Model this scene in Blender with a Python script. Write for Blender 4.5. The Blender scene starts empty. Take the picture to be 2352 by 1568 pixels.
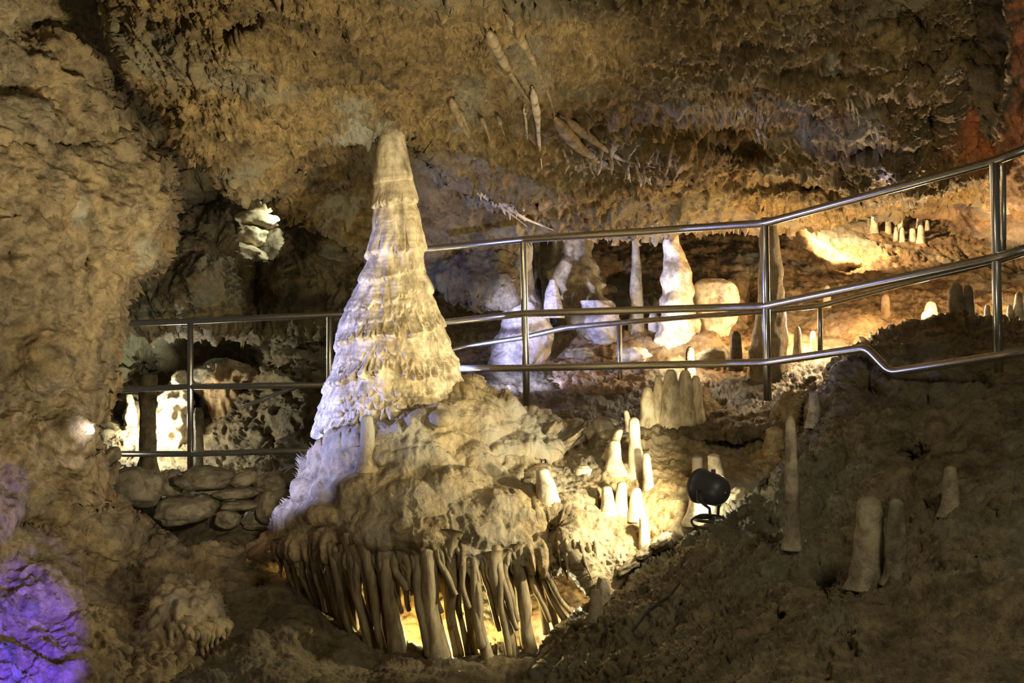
import bpy, math, random
import numpy as np
from mathutils import Vector
random.seed(7); rng = np.random.default_rng(7)
C = bpy.context.scene.collection
F = 3267.0; CX, CY, CZ = 1176.0, 784.0, 2.0      # focal length in px, picture centre, camera height

def W(px, py, Y):
    return np.array([(px-CX)*Y/F, Y, CZ+(CY-py)*Y/F], float)

# ------------------------------------------------------------------ camera, world, lights, exposure
cam_d = bpy.data.cameras.new('camera'); cam = bpy.data.objects.new('camera', cam_d); C.objects.link(cam)
cam.location = (0, 0, CZ); cam.rotation_euler = (math.radians(90), 0, 0)
cam_d.sensor_width = 36; cam_d.lens = 36*F/2352; cam_d.clip_start = .05
bpy.context.scene.camera = cam
vs = bpy.context.scene.view_settings
vs.view_transform = 'Standard'; vs.look = 'None'; vs.gamma = 1; vs.use_curve_mapping = False; vs.exposure = 0.0
w = bpy.data.worlds.new('cave_dark'); bpy.context.scene.world = w; w.use_nodes = True
w.node_tree.nodes['Background'].inputs[0].default_value = (1, .86, .6, 1)
w.node_tree.nodes['Background'].inputs[1].default_value = .045

def light(name, kind, loc, target, power, col, size=.1, angle=60, blend=.6, shape=None):
    d = bpy.data.lights.new(name, kind); d.energy = power; d.color = col
    if kind == 'AREA': d.size = size
    else: d.shadow_soft_size = size
    if kind == 'SPOT': d.spot_size = math.radians(angle); d.spot_blend = blend
    o = bpy.data.objects.new(name, d); C.objects.link(o); o.location = loc
    if target is not None:
        o.rotation_euler = (Vector(target)-Vector(loc)).to_track_quat('-Z', 'Y').to_euler()
    return o
WARM = (1, .87, .64); NEUT = (1, .90, .70); COOL = (.62, .66, 1); ORG = (1, .70, .38)
# floods outside the frame, in front of the formation, with an added dry-wall fill
light('ceiling_flood', 'SPOT', (1.0, 4.3, .4), W(620, 60, 8.0), 640, WARM, .10, 50, .7)
light('ceiling_flood_right', 'SPOT', (-.3, 3.4, .2), W(1750, 230, 8.6), 130, WARM, .12, 50, .9)
light('formation_flood', 'SPOT', (3.5, 6.1, 2.25), W(930, 820, 8.6), 640, (1, .89, .62), .05, 30, .8)
light('formation_fill', 'SPOT', (1.0, 4.0, 1.2), W(930, 700, 8.6), 22, NEUT, .05, 30, .8)
light('dry_wall_fill', 'SPOT', (-.6, 5.2, 1.75), W(480, 1150, 10.1), 420, WARM, .05, 14, .8)  # unseen fill, added to brighten the dry-wall stones
light('wall_flood', 'SPOT', (.9, 4.2, 1.0), W(90, 600, 8.6), 420, WARM, .10, 46, .6)
light('mound_flood', 'SPOT', (2.0, 4.6, 2.6), W(960, 1200, 8), 66, WARM, .08, 44, .9)
light('slope_flood', 'AREA', (1.8, 3.2, 3.6), W(1950, 1250, 6.3), 46, (1, .88, .64), .6)
# lamps in the hall behind the railings, plus added fills for columns and opening
light('terrace_lamp', 'SPOT', W(1900, 500, 12.7), W(1990, 570, 13.4), 170, ORG, .05, 130, .8)
light('terrace_lamp_low', 'POINT', W(2130, 690, 10.2), None, 75, ORG, .06)
light('terrace_lamp_mid', 'POINT', W(1860, 740, 10.3), None, 50, ORG, .06)
light('terrace_lamp_far', 'POINT', W(2420, 700, 11.0), None, 60, ORG, .06)
light('hall_lamp', 'POINT', W(1560, 770, 10.3), None, 12, (1, .84, .6), .06)
light('hall_column_fill', 'SPOT', W(1640, 860, 9.7), W(1340, 670, 11.2), 60, NEUT, .05, 60, .7)  # added fill that lifts the columns, not a lamp of the hall
light('hall_blue_lamp', 'SPOT', W(1010, 850, 9.6), W(1420, 720, 11.0), 420, (.45, .5, 1), .05, 58, .5)
for tx, ty, tY, p_, an in ((1400, 365, 9.2, 170, 11), (1780, 310, 9.0, 90, 8), (1988, 262, 8.6, 90, 8), (1200, 500, 9.9, 200, 9)):
    light('crystal_lamp', 'SPOT', W(2120, 660, 9.6), W(tx, ty, tY), p_, (.62, .62, 1), .03, an, .7)
light('passage_lamp', 'POINT', W(345, 985, 11.75), None, 42, (1, .95, .76), .05)
light('passage_lamp_low', 'POINT', W(420, 1060, 11.2), None, 2.5, (1, .9, .66), .05)
light('opening_fill', 'POINT', W(668, 480, 11.62), None, 9, (.95, 1, .8), .03)  # added inside the opening to brighten its white rocks
light('purple_lamp', 'SPOT', W(230, 1720, 5.0), W(45, 1460, 7.0), 1000, (.10, .05, 1), .05, 17, .5)
light('purple_lamp_upper', 'SPOT', W(180, 1680, 5.0), W(-5, 1125, 7.6), 320, (.10, .05, 1), .02, 7, .4)
light('red_lamp', 'SPOT', W(2480, 330, 8.2), W(2345, 190, 8.9), 16, (1, .25, .1), .05, 90, .6)
light('under_lamp', 'POINT', W(1010, 1440, 8.4), None, 34, (1, .76, .28), .03)
light('under_lamp_right', 'POINT', W(1270, 1400, 8.3), None, 8, (1, .95, .6), .03)

# ------------------------------------------------------------------ noise
_pr = np.random.default_rng(3); PERM = np.tile(_pr.permutation(256), 3)
_g = _pr.normal(size=(256, 3)); GR = _g/np.linalg.norm(_g, axis=1)[:, None]
def perlin(P):
    i = np.floor(P).astype(int); f = P-i; i &= 255; u = f*f*f*(f*(f*6-15)+10)
    out = 0
    for a in (0, 1):
        wa = u[:, 0] if a else 1-u[:, 0]; A = PERM[(i[:, 0]+a) & 255]
        for b in (0, 1):
            wb = u[:, 1] if b else 1-u[:, 1]; B = PERM[A+((i[:, 1]+b) & 255)]
            for c in (0, 1):
                wc = u[:, 2] if c else 1-u[:, 2]; g = GR[PERM[B+((i[:, 2]+c) & 255)]]
                out = out+wa*wb*wc*((f[:, 0]-a)*g[:, 0]+(f[:, 1]-b)*g[:, 1]+(f[:, 2]-c)*g[:, 2])
    return out*1.6
def sc(P, s, o=0.):
    return P*np.array(s if hasattr(s, '__len__') else (s, s, s), float)+o
def fbm(P, octv=4, gain=.5, ridge=False):
    a = 1; t = 0; out = 0
    for k in range(octv):
        n = perlin(P*2**k+k*17.3)
        if ridge: n = 1-2*np.abs(n)
        out = out+a*n; t += a; a *= gain
    return out/t
def worley(P, seed=0):
    i = np.floor(P).astype(int); best = np.full(len(P), 9.); b2 = np.full(len(P), 9.)
    for dx in (-1, 0, 1):
        for dy in (-1, 0, 1):
            for dz in (-1, 0, 1):
                c = i+(dx, dy, dz)
                h = PERM[PERM[PERM[(c[:, 0]+seed) & 255]+(c[:, 1] & 255)]+(c[:, 2] & 255)]
                q = c+.5+GR[h]*.45
                d = np.linalg.norm(P-q, axis=1)
                b2 = np.where(d < best, best, np.minimum(b2, d)); best = np.minimum(best, d)
    return best, b2

# displacement recipes: P -> metres outwards
def d_rock(a=1., s=1.):
    def f(P):
        w1, w2 = worley(sc(P+fbm(P*2, 2)[:, None]*.15, (2.2*s, 2.2*s, 3.4*s)))
        return a*(.13*fbm(sc(P, 1.6*s), 3)+.10*np.clip(w2-w1, 0, .35)+.05*fbm(sc(P, (5*s, 5*s, 8*s)), 5, .6, True)+.035*fbm(sc(P,(14*s,14*s,20*s)), 4, .65, True))
    return f
def d_slab(a=1.):      # broken horizontal strata
    def f(P):
        z = P[:, 2]*5+1.3*fbm(P*1.4, 3)+P[:, 0]*.35
        st = z-np.floor(z); st = np.minimum(st*1.3, (1-st)*5)
        w1, w2 = worley(sc(P, (3.4, 3.4, 5)))
        return a*(.19*fbm(P*1.3, 3)+.075*np.clip(st, 0, 1)*(.4+.8*perlin(P*2.1+9))+.06*np.clip(w2-w1, 0, .3)+.05*fbm(sc(P, (6, 6, 9)), 5, .6, True)+.035*fbm(sc(P,(13,13,20)), 4, .65, True))
    return f
def d_spiky(a=1.):     # ceiling: popcorn and short downward spikes
    def f(P):
        w1, w2 = worley(sc(P, (2.6, 2.6, 4)))
        return a*(.20*fbm(sc(P,(.9,.9,1.8)), 3)+.08*np.clip(w2-w1, 0, .3)+.05*fbm(sc(P, (9, 9, 6)), 4, .6, True)+.045*fbm(sc(P,(15,15,10)), 4, .65, True))
    return f
def d_flow(a=1.):      # smooth flowstone, ripples running down
    def f(P):
        w1, _ = worley(sc(P, (5, 3.2, 4)))
        return a*(.10*fbm(P*2, 3)+.055*(.6-w1)+.018*fbm(sc(P, (16, 16, 5)), 3)+.016*fbm(P*24, 3, .6, True))
    return f

# ------------------------------------------------------------------ materials
def rock_mat(name, cols, scale=2.2, rough=.62, bump=.5, fine=22, streak=None, wet=.35, transl=0., attr=None, stretch=(1, 1, 1)):
    m = bpy.data.materials.new(name); m.use_nodes = True; nt = m.node_tree; N = nt.nodes; L = nt.links
    b = N['Principled BSDF']; g = N.new('ShaderNodeNewGeometry'); mp = N.new('ShaderNodeMapping'); mp.inputs['Scale'].default_value = stretch
    L.new(g.outputs['Position'], mp.inputs[0]); V = mp.outputs[0]
    def noise(s, d, r=.6, dist=0.):
        n = N.new('ShaderNodeTexNoise'); n.inputs['Scale'].default_value = s; n.inputs['Detail'].default_value = d
        n.inputs['Roughness'].default_value = r; n.inputs['Distortion'].default_value = dist; L.new(V, n.inputs['Vector']); return n
    n1 = noise(scale, 8, .62, .6); cr = N.new('ShaderNodeValToRGB'); e = cr.color_ramp.elements
    k = len(cols)
    e[0].position = .30; e[0].color = (*cols[0], 1); e[1].position = .70; e[1].color = (*cols[-1], 1)
    for j in range(1, k-1):
        x = e.new(.30+.40*j/(k-1)); x.color = (*cols[j], 1)
    L.new(n1.outputs['Fac'], cr.inputs[0]); col = cr.outputs[0]
    n2 = noise(fine*.45, 6, .7, .3)
    mx = N.new('ShaderNodeMix'); mx.data_type = 'RGBA'; mx.blend_type = 'MULTIPLY'; mx.inputs[0].default_value = .9
    r2 = N.new('ShaderNodeValToRGB'); r2.color_ramp.elements[0].position = .34; r2.color_ramp.elements[0].color = (.28, .24, .19, 1)
    r2.color_ramp.elements[1].position = .6; r2.color_ramp.elements[1].color = (1.15, 1.1, 1.05, 1)
    L.new(n2.outputs['Fac'], r2.inputs[0]); L.new(col, mx.inputs[6]); L.new(r2.outputs[0], mx.inputs[7]); col = mx.outputs[2]
    if streak:
        n3 = noise(1.1, 4, .5, .4); r3 = N.new('ShaderNodeValToRGB'); r3.color_ramp.elements[0].position = .52; r3.color_ramp.elements[1].position = .66
        L.new(n3.outputs['Fac'], r3.inputs[0]); m3 = N.new('ShaderNodeMix'); m3.data_type = 'RGBA'; L.new(r3.outputs[0], m3.inputs[0])
        L.new(col, m3.inputs[6]); m3.inputs[7].default_value = (*streak, 1); col = m3.outputs[2]
    if attr:
        at = N.new('ShaderNodeAttribute'); at.attribute_name = 'calcite'; m4 = N.new('ShaderNodeMix'); m4.data_type = 'RGBA'
        L.new(at.outputs['Fac'], m4.inputs[0]); L.new(col, m4.inputs[6]); m4.inputs[7].default_value = (*attr, 1); col = m4.outputs[2]
    L.new(col, b.inputs['Base Color'])
    b.inputs['Specular IOR Level'].default_value = wet
    n4 = noise(fine*.3, 3); mr = N.new('ShaderNodeMapRange'); mr.inputs[3].default_value = rough-.25; mr.inputs[4].default_value = rough+.2
    L.new(n4.outputs['Fac'], mr.inputs[0]); L.new(mr.outputs[0], b.inputs['Roughness'])
    n5 = noise(fine, 9, .68, .2); bp = N.new('ShaderNodeBump'); bp.inputs['Strength'].default_value = bump; bp.inputs['Distance'].default_value = .05
    L.new(n5.outputs['Fac'], bp.inputs['Height']); L.new(bp.outputs[0], b.inputs['Normal'])
    if transl:
        t = N.new('ShaderNodeBsdfTranslucent'); t.inputs[0].default_value = (1, .42, .08, 1); ms = N.new('ShaderNodeMixShader'); ms.inputs[0].default_value = transl
        L.new(b.outputs[0], ms.inputs[1]); L.new(t.outputs[0], ms.inputs[2]); L.new(ms.outputs[0], N['Material Output'].inputs[0])
    return m
def plain(name, col, rough=.5, metal=0., emit=None, es=0.):
    m = bpy.data.materials.new(name); m.use_nodes = True; b = m.node_tree.nodes['Principled BSDF']
    b.inputs['Base Color'].default_value = (*col, 1); b.inputs['Roughness'].default_value = rough; b.inputs['Metallic'].default_value = metal
    if emit: b.inputs['Emission Color'].default_value = (*emit, 1); b.inputs['Emission Strength'].default_value = es
    N = m.node_tree.nodes; n = N.new('ShaderNodeTexNoise'); n.inputs['Scale'].default_value = 60
    mr = N.new('ShaderNodeMapRange'); mr.inputs[3].default_value = max(rough-.06, .02); mr.inputs[4].default_value = rough+.08
    m.node_tree.links.new(n.outputs['Fac'], mr.inputs[0]); m.node_tree.links.new(mr.outputs[0], b.inputs['Roughness'])
    return m
M = dict(
    ceil=rock_mat('ceiling_limestone', [(.16, .12, .06), (.38, .28, .12), (.54, .385, .15), (.34, .26, .12)], 1.8, .6, 1., 26, (.40, .34, .19), .35, 0, (.58, .55, .38)),
    wall=rock_mat('wall_limestone', [(.16, .13, .075), (.34, .28, .16), (.46, .35, .17), (.27, .25, .17)], 1.5, .65, .8, 20, None, .3, 0, (.6, .6, .45)),
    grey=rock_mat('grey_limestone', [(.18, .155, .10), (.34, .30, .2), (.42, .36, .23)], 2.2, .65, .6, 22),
    dark=rock_mat('dark_rock', [(.15, .115, .06), (.28, .23, .13), (.34, .29, .16)], 2.4, .55, .9, 24, (.24, .23, .15), .35),  # darker rock; its colour also carries shade on middle wall and passage
    flow=rock_mat('cream_flowstone', [(.60, .49, .27), (.80, .70, .45), (.86, .79, .56)], 2.0, .55, .35, 22, None, .3, 0, None, (1.4, 1.4, .6)),
    mound=rock_mat('tan_flowstone', [(.26, .20, .10), (.44, .355, .19), (.42, .30, .13)], 1.9, .55, .6, 24, (.42, .38, .28), .4),
    drape=rock_mat('drapery_calcite', [(.26, .21, .12), (.42, .35, .20), (.48, .38, .21)], 3, .5, .4, 20, None, .4, .05, None, (2, 2, .5)),
    pale=rock_mat('pale_calcite', [(.55, .48, .32), (.78, .70, .50), (.82, .76, .58)], 3, .5, .3, 20, None, .4),
    wetpale=rock_mat('wet_grey_calcite', [(.30, .26, .22), (.55, .50, .44), (.62, .55, .45)], 4, .38, .6, 24, None, .6),
    hall=rock_mat('hall_rock', [(.22, .14, .07), (.45, .31, .16), (.58, .43, .25)], 2, .6, .6, 18, (.36, .33, .24), .35),
    steel=plain('brushed_steel', (.62, .62, .60), .28, 1.), black=plain('black_lamp_housing', (.035, .038, .04), .45),
    cable=plain('black_cable', (.02, .02, .02), .5), led=plain('led_face', (.8, .8, 1), .3, 0, (.75, .8, 1), 60),
)

# ------------------------------------------------------------------ mesh helpers
def tag(o, label=None, cat=None, group=None, kind=None):
    if label: o['label'] = label
    if cat: o['category'] = cat
    if group: o['group'] = group
    if kind: o['kind'] = kind
    return o
def mesh_obj(name, V, Fc, m, parent=None, smooth=True, attr=None):
    me = bpy.data.meshes.new(name); V = np.asarray(V, float); Fc = np.asarray(Fc, int)
    me.vertices.add(len(V)); me.vertices.foreach_set('co', V.ravel())
    me.loops.add(Fc.size); me.loops.foreach_set('vertex_index', Fc.ravel())
    me.polygons.add(len(Fc)); me.polygons.foreach_set('loop_start', np.arange(0, Fc.size, Fc.shape[1]))
    me.polygons.foreach_set('loop_total', np.full(len(Fc), Fc.shape[1]))
    me.update(calc_edges=True); me.validate()
    if smooth: me.polygons.foreach_set('use_smooth', np.ones(len(me.polygons), bool))
    if attr is not None:
        a = me.attributes.new('calcite', 'FLOAT', 'POINT'); a.data.foreach_set('value', np.asarray(attr, np.float32))
    me.materials.append(m)
    o = bpy.data.objects.new(name, me); C.objects.link(o)
    if parent: o.parent = parent
    return o
def empty(name, loc=(0, 0, 0)):
    o = bpy.data.objects.new(name, None); C.objects.link(o); o.location = loc; o.empty_display_size = .1; return o
def adopt(root, *kids):      # meshes are written in world space: keep them there under the empty
    for k in kids:
        k.parent = root; k.location = -root.location
def tps(pts):
    p = np.array(pts, float); xy = p[:, :2]/500; n = len(p)
    def U(r2): return .5*r2*np.log(r2+1e-9)
    K = U(((xy[:, None]-xy[None])**2).sum(-1))+np.eye(n)*1e-3
    Pm = np.c_[np.ones(n), xy]; A = np.block([[K, Pm], [Pm.T, np.zeros((3, 3))]])
    co = np.linalg.solve(A, np.r_[p[:, 2], 0, 0, 0])
    def f(x, y):
        x = np.atleast_1d(np.asarray(x, float)); y = np.atleast_1d(np.asarray(y, float)); q = np.c_[x.ravel(), y.ravel()]/500
        out = np.empty(len(q))
        for s in range(0, len(q), 40000):
            qq = q[s:s+40000]; out[s:s+40000] = U(((qq[:, None]-xy[None])**2).sum(-1))@co[:n]+co[n]+qq@co[n+1:]
        return out.reshape(x.shape)
    return f
def sdf(px, py, poly):       # positive inside
    poly = np.array(poly, float); n = len(poly); d = np.full(px.shape, 1e9); inside = np.zeros(px.shape, bool)
    for i in range(n):
        a = poly[i]; b = poly[(i+1) % n]; e = b-a; L2 = max(e@e, 1e-6)
        t = np.clip(((px-a[0])*e[0]+(py-a[1])*e[1])/L2, 0, 1)
        d = np.minimum(d, (px-a[0]-t*e[0])**2+(py-a[1]-t*e[1])**2)
        c = ((a[1] > py) != (b[1] > py)) & (px < (b[0]-a[0])*(py-a[1])/(b[1]-a[1]+1e-12)+a[0]); inside ^= c
    d = np.sqrt(d); return np.where(inside, d, -d)
def patch(outline, ctrl, disp, step=4, rnd=60, back=.8, rag=10, drips=0., pits=(), lumps=(), calc=(), normal_up=0):
    """A rock mass: a surface with its own distance everywhere, its rim rounded away backwards.  Returns V, F, attr, depth function"""
    o = np.array(outline, float); x0, y0 = o.min(0)-rag; x1, y1 = o.max(0)+rag
    xs = np.arange(x0, x1+step, step); ys = np.arange(y0, y1+step, step); X, Yp = np.meshgrid(xs, ys)
    fd = tps(ctrl); D = fd(X, Yp)
    P0 = np.c_[((X-CX)*D/F).ravel(), D.ravel(), ((CY-Yp)*D/F).ravel()]
    s = sdf(X, Yp, outline)
    s = s+(fbm(P0*5, 4, .6)*rag*1.3).reshape(X.shape)
    t = np.clip(s/rnd, 0, 1); rec = back*(1-np.sqrt(np.clip(1-(1-t)**2, 0, 1)))
    def gl(Z, lst):
        for (a, b, rx, ry, dd) in lst:
            r = ((X-a)/rx)**2+((Yp-b)/ry)**2; Z = Z+dd*np.exp(-r*1.6)
        return Z
    D = gl(D, pits); D = gl(D, lumps); D = D+rec
    P = np.stack([(X-CX)*D/F, D, CZ+(CY-Yp)*D/F], -1)
    du = np.gradient(P, axis=1); dv = np.gradient(P, axis=0); n = np.cross(du, dv); n /= np.linalg.norm(n, axis=-1, keepdims=True)+1e-9
    n = np.where((n*(P-[0, 0, CZ])).sum(-1, keepdims=True) > 0, -n, n)
    n = n+np.array([0, -.5, 0]); n /= np.linalg.norm(n, axis=-1, keepdims=True)
    Pf = P.reshape(-1, 3); h = disp(Pf).reshape(X.shape)
    Q = P+n*h[..., None]
    if drips:
        q = np.clip(perlin(sc(Pf, (13, 5, 2.2)))*1.3-.1, 0, 1)**1.5+.6*np.clip(perlin(sc(Pf, (28, 9, 4)))*1.3-.1, 0, 1)**1.5
        Q[..., 2] -= drips*q.reshape(X.shape)
    ok = s > 0; idx = -np.ones(X.shape, int)
    cell = ok[:-1, :-1] & ok[1:, :-1] & ok[:-1, 1:] & ok[1:, 1:]
    use = np.zeros(X.shape, bool)
    for a in (0, 1):
        for b in (0, 1): use[a:a+cell.shape[0], b:b+cell.shape[1]] |= cell
    idx[use] = np.arange(use.sum()); j, i = np.nonzero(cell)
    Fc = np.c_[idx[j, i], idx[j+1, i], idx[j+1, i+1], idx[j, i+1]]
    at = np.zeros(X.shape)
    for (a, b, rx, ry, v) in calc:
        r = ((X-a)/rx)**2+((Yp-b)/ry)**2; at = np.maximum(at, v*np.clip(1.1-r+2.2*fbm(sc(Pf, (11, 11, 7)), 4, .7).reshape(X.shape), 0, 1))
    return Q[use], Fc, at[use], fd
def surf(pt):
    V = pt[0]; x = CX+V[:, 0]*F/V[:, 1]; y = CY-(V[:, 2]-CZ)*F/V[:, 1]
    def f(a, b):
        d = (x-a)**2+(y-b)**2; k = d < 49
        return float(V[k, 1].min()) if k.any() else float(V[d.argmin(), 1])
    return f
def join(*parts):
    V = []; Fs = []; A = []; n = 0
    for p in parts:
        V.append(p[0]); Fs.append(p[1]+n); A.append(p[2]); n += len(p[0])
    return np.vstack(V), np.vstack(Fs), np.concatenate(A)
def struct(name, mat, *parts):
    V, Fc, A = join(*parts); o = mesh_obj(name, V, Fc, mat, attr=A); o['kind'] = 'structure'; return o
def tube(path, r, seg=14, caps=True, flat=1., rot=0.):
    """swept tube: path Nx3, radius scalar or array"""
    P = np.array(path, float); n = len(P); r = np.broadcast_to(np.asarray(r, float), (n,)); T = np.gradient(P, axis=0); T /= np.linalg.norm(T, axis=1)[:, None]+1e-12
    up = np.array([0, 1., 0]) if abs(T[0][1]) < .9 else np.array([0, 0, 1.]); V = []; a = np.linspace(0, 2*math.pi, seg, endpoint=False)+rot
    for k in range(n):
        s = np.cross(T[k], up); s /= np.linalg.norm(s); u = np.cross(s, T[k])
        V.append(P[k]+r[k]*(np.cos(a)[:, None]*s+np.sin(a)[:, None]*u*flat))
    V = np.vstack(V); Fc = []
    for k in range(n-1):
        for j in range(seg):
            j2 = (j+1) % seg; Fc.append((k*seg+j, k*seg+j2, (k+1)*seg+j2, (k+1)*seg+j))
    if caps:
        for k, q in ((0, P[0]), (n-1, P[-1])):
            V = np.vstack([V, q]); c = len(V)-1
            for j in range(0, seg): Fc.append((k*seg+j, k*seg+(j+1) % seg, c, c))
    return V, np.array(Fc)
def fixq(V, Fc):             # split degenerate quads into a triangle list
    Fc = np.asarray(Fc); d = Fc[:, 2] == Fc[:, 3]; q = Fc[~d]
    return V, np.vstack([Fc[d][:, :3], q[:, [0, 1, 2]], q[:, [0, 2, 3]]]) if d.any() else Fc
def jj(*vf):
    V = []; Fs = []; n = 0
    for v, f in vf:
        v, f = fixq(v, f)
        if f.shape[1] == 4: f = np.vstack([f[:, [0, 1, 2]], f[:, [0, 2, 3]]])
        V.append(v); Fs.append(f+n); n += len(v)
    return np.vstack(V), np.vstack(Fs)
def bake(name, vf, m, parent=None):
    v, f = vf if vf[1].shape[1] == 3 else fixq(*vf); return mesh_obj(name, v, f, m, parent)
def smoothpath(pts, n=24):
    p = np.array(pts, float); t = np.linspace(0, 1, len(p)); q = np.linspace(0, 1, n); out = np.stack([np.interp(q, t, p[:, k]) for k in range(3)], 1)
    for _ in range(max(1, n//len(p)//1)):
        out[1:-1] = .25*out[:-2]+.5*out[1:-1]+.25*out[2:]
    return out
def lathe(prof, Y, seg=40, rings=60, dr=1., noise=.1, nf=6., ring=0., flute=0., fz=.3, soft=3, disp=None, lean=0.):
    """formation from (py, left px, right px) at distance Y"""
    p = np.array(prof, float); py = np.linspace(p[0, 0], p[-1, 0], rings)
    xl = np.interp(py, p[:, 0], p[:, 1]); xr = np.interp(py, p[:, 0], p[:, 2])
    for _ in range(soft):
        xl[1:-1] = .25*xl[:-2]+.5*xl[1:-1]+.25*xl[2:]; xr[1:-1] = .25*xr[:-2]+.5*xr[1:-1]+.25*xr[2:]
    cx = (xl+xr)/2; r = np.maximum((xr-xl)/2, .5)*Y/F; th = np.linspace(0, 2*math.pi, seg, endpoint=False)
    z = CZ+(CY-py)*Y/F; x = (cx-CX)*Y/F; yy = Y+lean*(py-py[0])*Y/F
    R, TH = np.meshgrid(r, th, indexing='ij'); Z = z[:, None]+0*TH
    base = np.stack([x[:, None]+R*np.cos(TH), yy[:, None]+R*dr*np.sin(TH), Z], -1)
    B = base.reshape(-1, 3)
    h = noise*fbm(B*nf, 3).reshape(R.shape)*1.4
    if ring: h = h+ring*np.sin(Z*38+3*perlin(B*3).reshape(R.shape))
    if flute: h = h+flute*perlin(sc(B, (22, 22, 22*fz))).reshape(R.shape)
    s = 1+h
    P = np.stack([x[:, None]+R*s*np.cos(TH), yy[:, None]+R*dr*s*np.sin(TH), Z], -1)
    if disp is not None: P = disp(P, R, TH, Z)
    V = P.reshape(-1, 3); Fc = []
    k, j = np.meshgrid(np.arange(rings-1), np.arange(seg), indexing='ij'); k = k.ravel(); j = j.ravel(); j2 = (j+1) % seg
    Fc = np.c_[k*seg+j, (k+1)*seg+j, (k+1)*seg+j2, k*seg+j2]
    V = np.vstack([V, P[0].mean(0), P[-1].mean(0)]); a = len(V)-2; jj_ = np.arange(seg)
    top = np.c_[jj_, (jj_+1) % seg, np.full(seg, a), np.full(seg, a)]; l = (rings-1)*seg
    bot = np.c_[l+(jj_+1) % seg, l+jj_, np.full(seg, a+1), np.full(seg, a+1)]
    return V, np.vstack([Fc, top, bot])

# ------------------------------------------------------------------ the setting
R_, S_ = d_rock, d_slab
# ceiling: upper slab with the big ochre bulge, and a lower slab behind it
c_up = patch([(262, -70), (2200, -70), (2220, 60), (2195, 180), (2250, 320), (2290, 400), (2150, 440), (2000, 462), (1850, 492), (1740, 470), (1640, 420), (1540, 400), (1400, 440),
              (1250, 455), (1120, 430), (1050, 420), (1000, 350), (950, 300), (870, 300), (780, 340), (700, 370), (655, 440), (560, 446), (500, 385), (405, 310), (385, 250), (310, 190), (290, 110)],
             [(260, 0, 7.6), (700, 0, 6.6), (1200, 0, 6.4), (1700, 0, 6.3), (2200, 0, 7.2), (330, 200, 8.2), (600, 200, 7.5), (900, 200, 7.9), (560, 430, 8.9), (700, 330, 8.8), (900, 290, 8.9),
              (1150, 200, 8.1), (1250, 400, 9.4), (1450, 300, 9.0), (1600, 200, 8.0), (1650, 280, 9.3), (1550, 400, 9.6), (1800, 250, 8.6), (2000, 200, 7.8), (1900, 350, 9.0), (1850, 480, 10.1), (2250, 380, 9.3), (2200, 200, 8.4)],
             d_spiky(1.), 3, 34, .5, 12, .07,
             pits=[(560, 55, 34, 26, .55), (1270, 180, 40, 60, .18), (1640, 290, 190, 45, .7), (1250, 440, 120, 10, .2), (900, 330, 60, 20, .2), (1500, 130, 200, 14, .2), (1000, 120, 120, 12, .12), (2000, 330, 120, 16, .3), (1700, 60, 120, 30, .2), (2000, 200, 140, 10, .2), (1850, 420, 140, 14, .25), (2100, 30, 60, 40, .2), (790, 50, 20, 16, .2), (750, 125, 14, 12, .2), (930, 125, 14, 12, .2), (1900, 70, 120, 30, .2), (1750, 330, 70, 50, .3), (2130, 260, 40, 90, .3), (1960, 150, 120, 26, .2)],
             lumps=[(1150, 90, 60, 60, -.2), (1250, 230, 60, 90, -.2), (1880, 70, 60, 30, -.1), (2050, 100, 100, 60, -.25), (1980, 290, 50, 50, -.15), (2080, 170, 90, 30, -.2)],
             calc=[(840, 275, 95, 38, 1), (800, 210, 60, 30, .7), (1380, 340, 90, 55, .45), (1780, 315, 90, 28, .7), (1985, 265, 40, 60, .7), (1820, 220, 30, 50, .7), (1910, 130, 18, 20, 1), (2165, 155, 26, 26, .6), (1080, 230, 50, 90, .5), (1210, 130, 60, 110, .35), (1600, 235, 130, 22, .5)])
c_lo = patch([(620, 330), (760, 300), (1000, 250), (1400, 250), (1900, 300), (2270, 330), (2330, 340), (2330, 400), (2300, 440), (2150, 455), (2000, 478), (1850, 520), (1700, 530), (1500, 545), (1330, 540), (1240, 545), (1180, 570),
              (1000, 590), (850, 590), (720, 500), (640, 470)],
             [(640, 350, 9.8), (640, 460, 10.4), (850, 500, 10.4), (1000, 300, 9.6), (1000, 560, 10.4), (1250, 530, 10.2), (1300, 450, 9.9), (1600, 400, 10), (1600, 530, 10.6), (1850, 500, 10.8), (2100, 430, 10.9), (2400, 400, 10.6), (2300, 300, 10.2)],
             d_spiky(.8), 3.5, 26, .5, 12, .07, calc=[(790, 470, 60, 40, .8), (1020, 360, 60, 50, .6), (1130, 440, 50, 30, .6), (1220, 520, 90, 26, .7)])
struct('ceiling', M['ceil'], c_up, c_lo)
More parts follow.
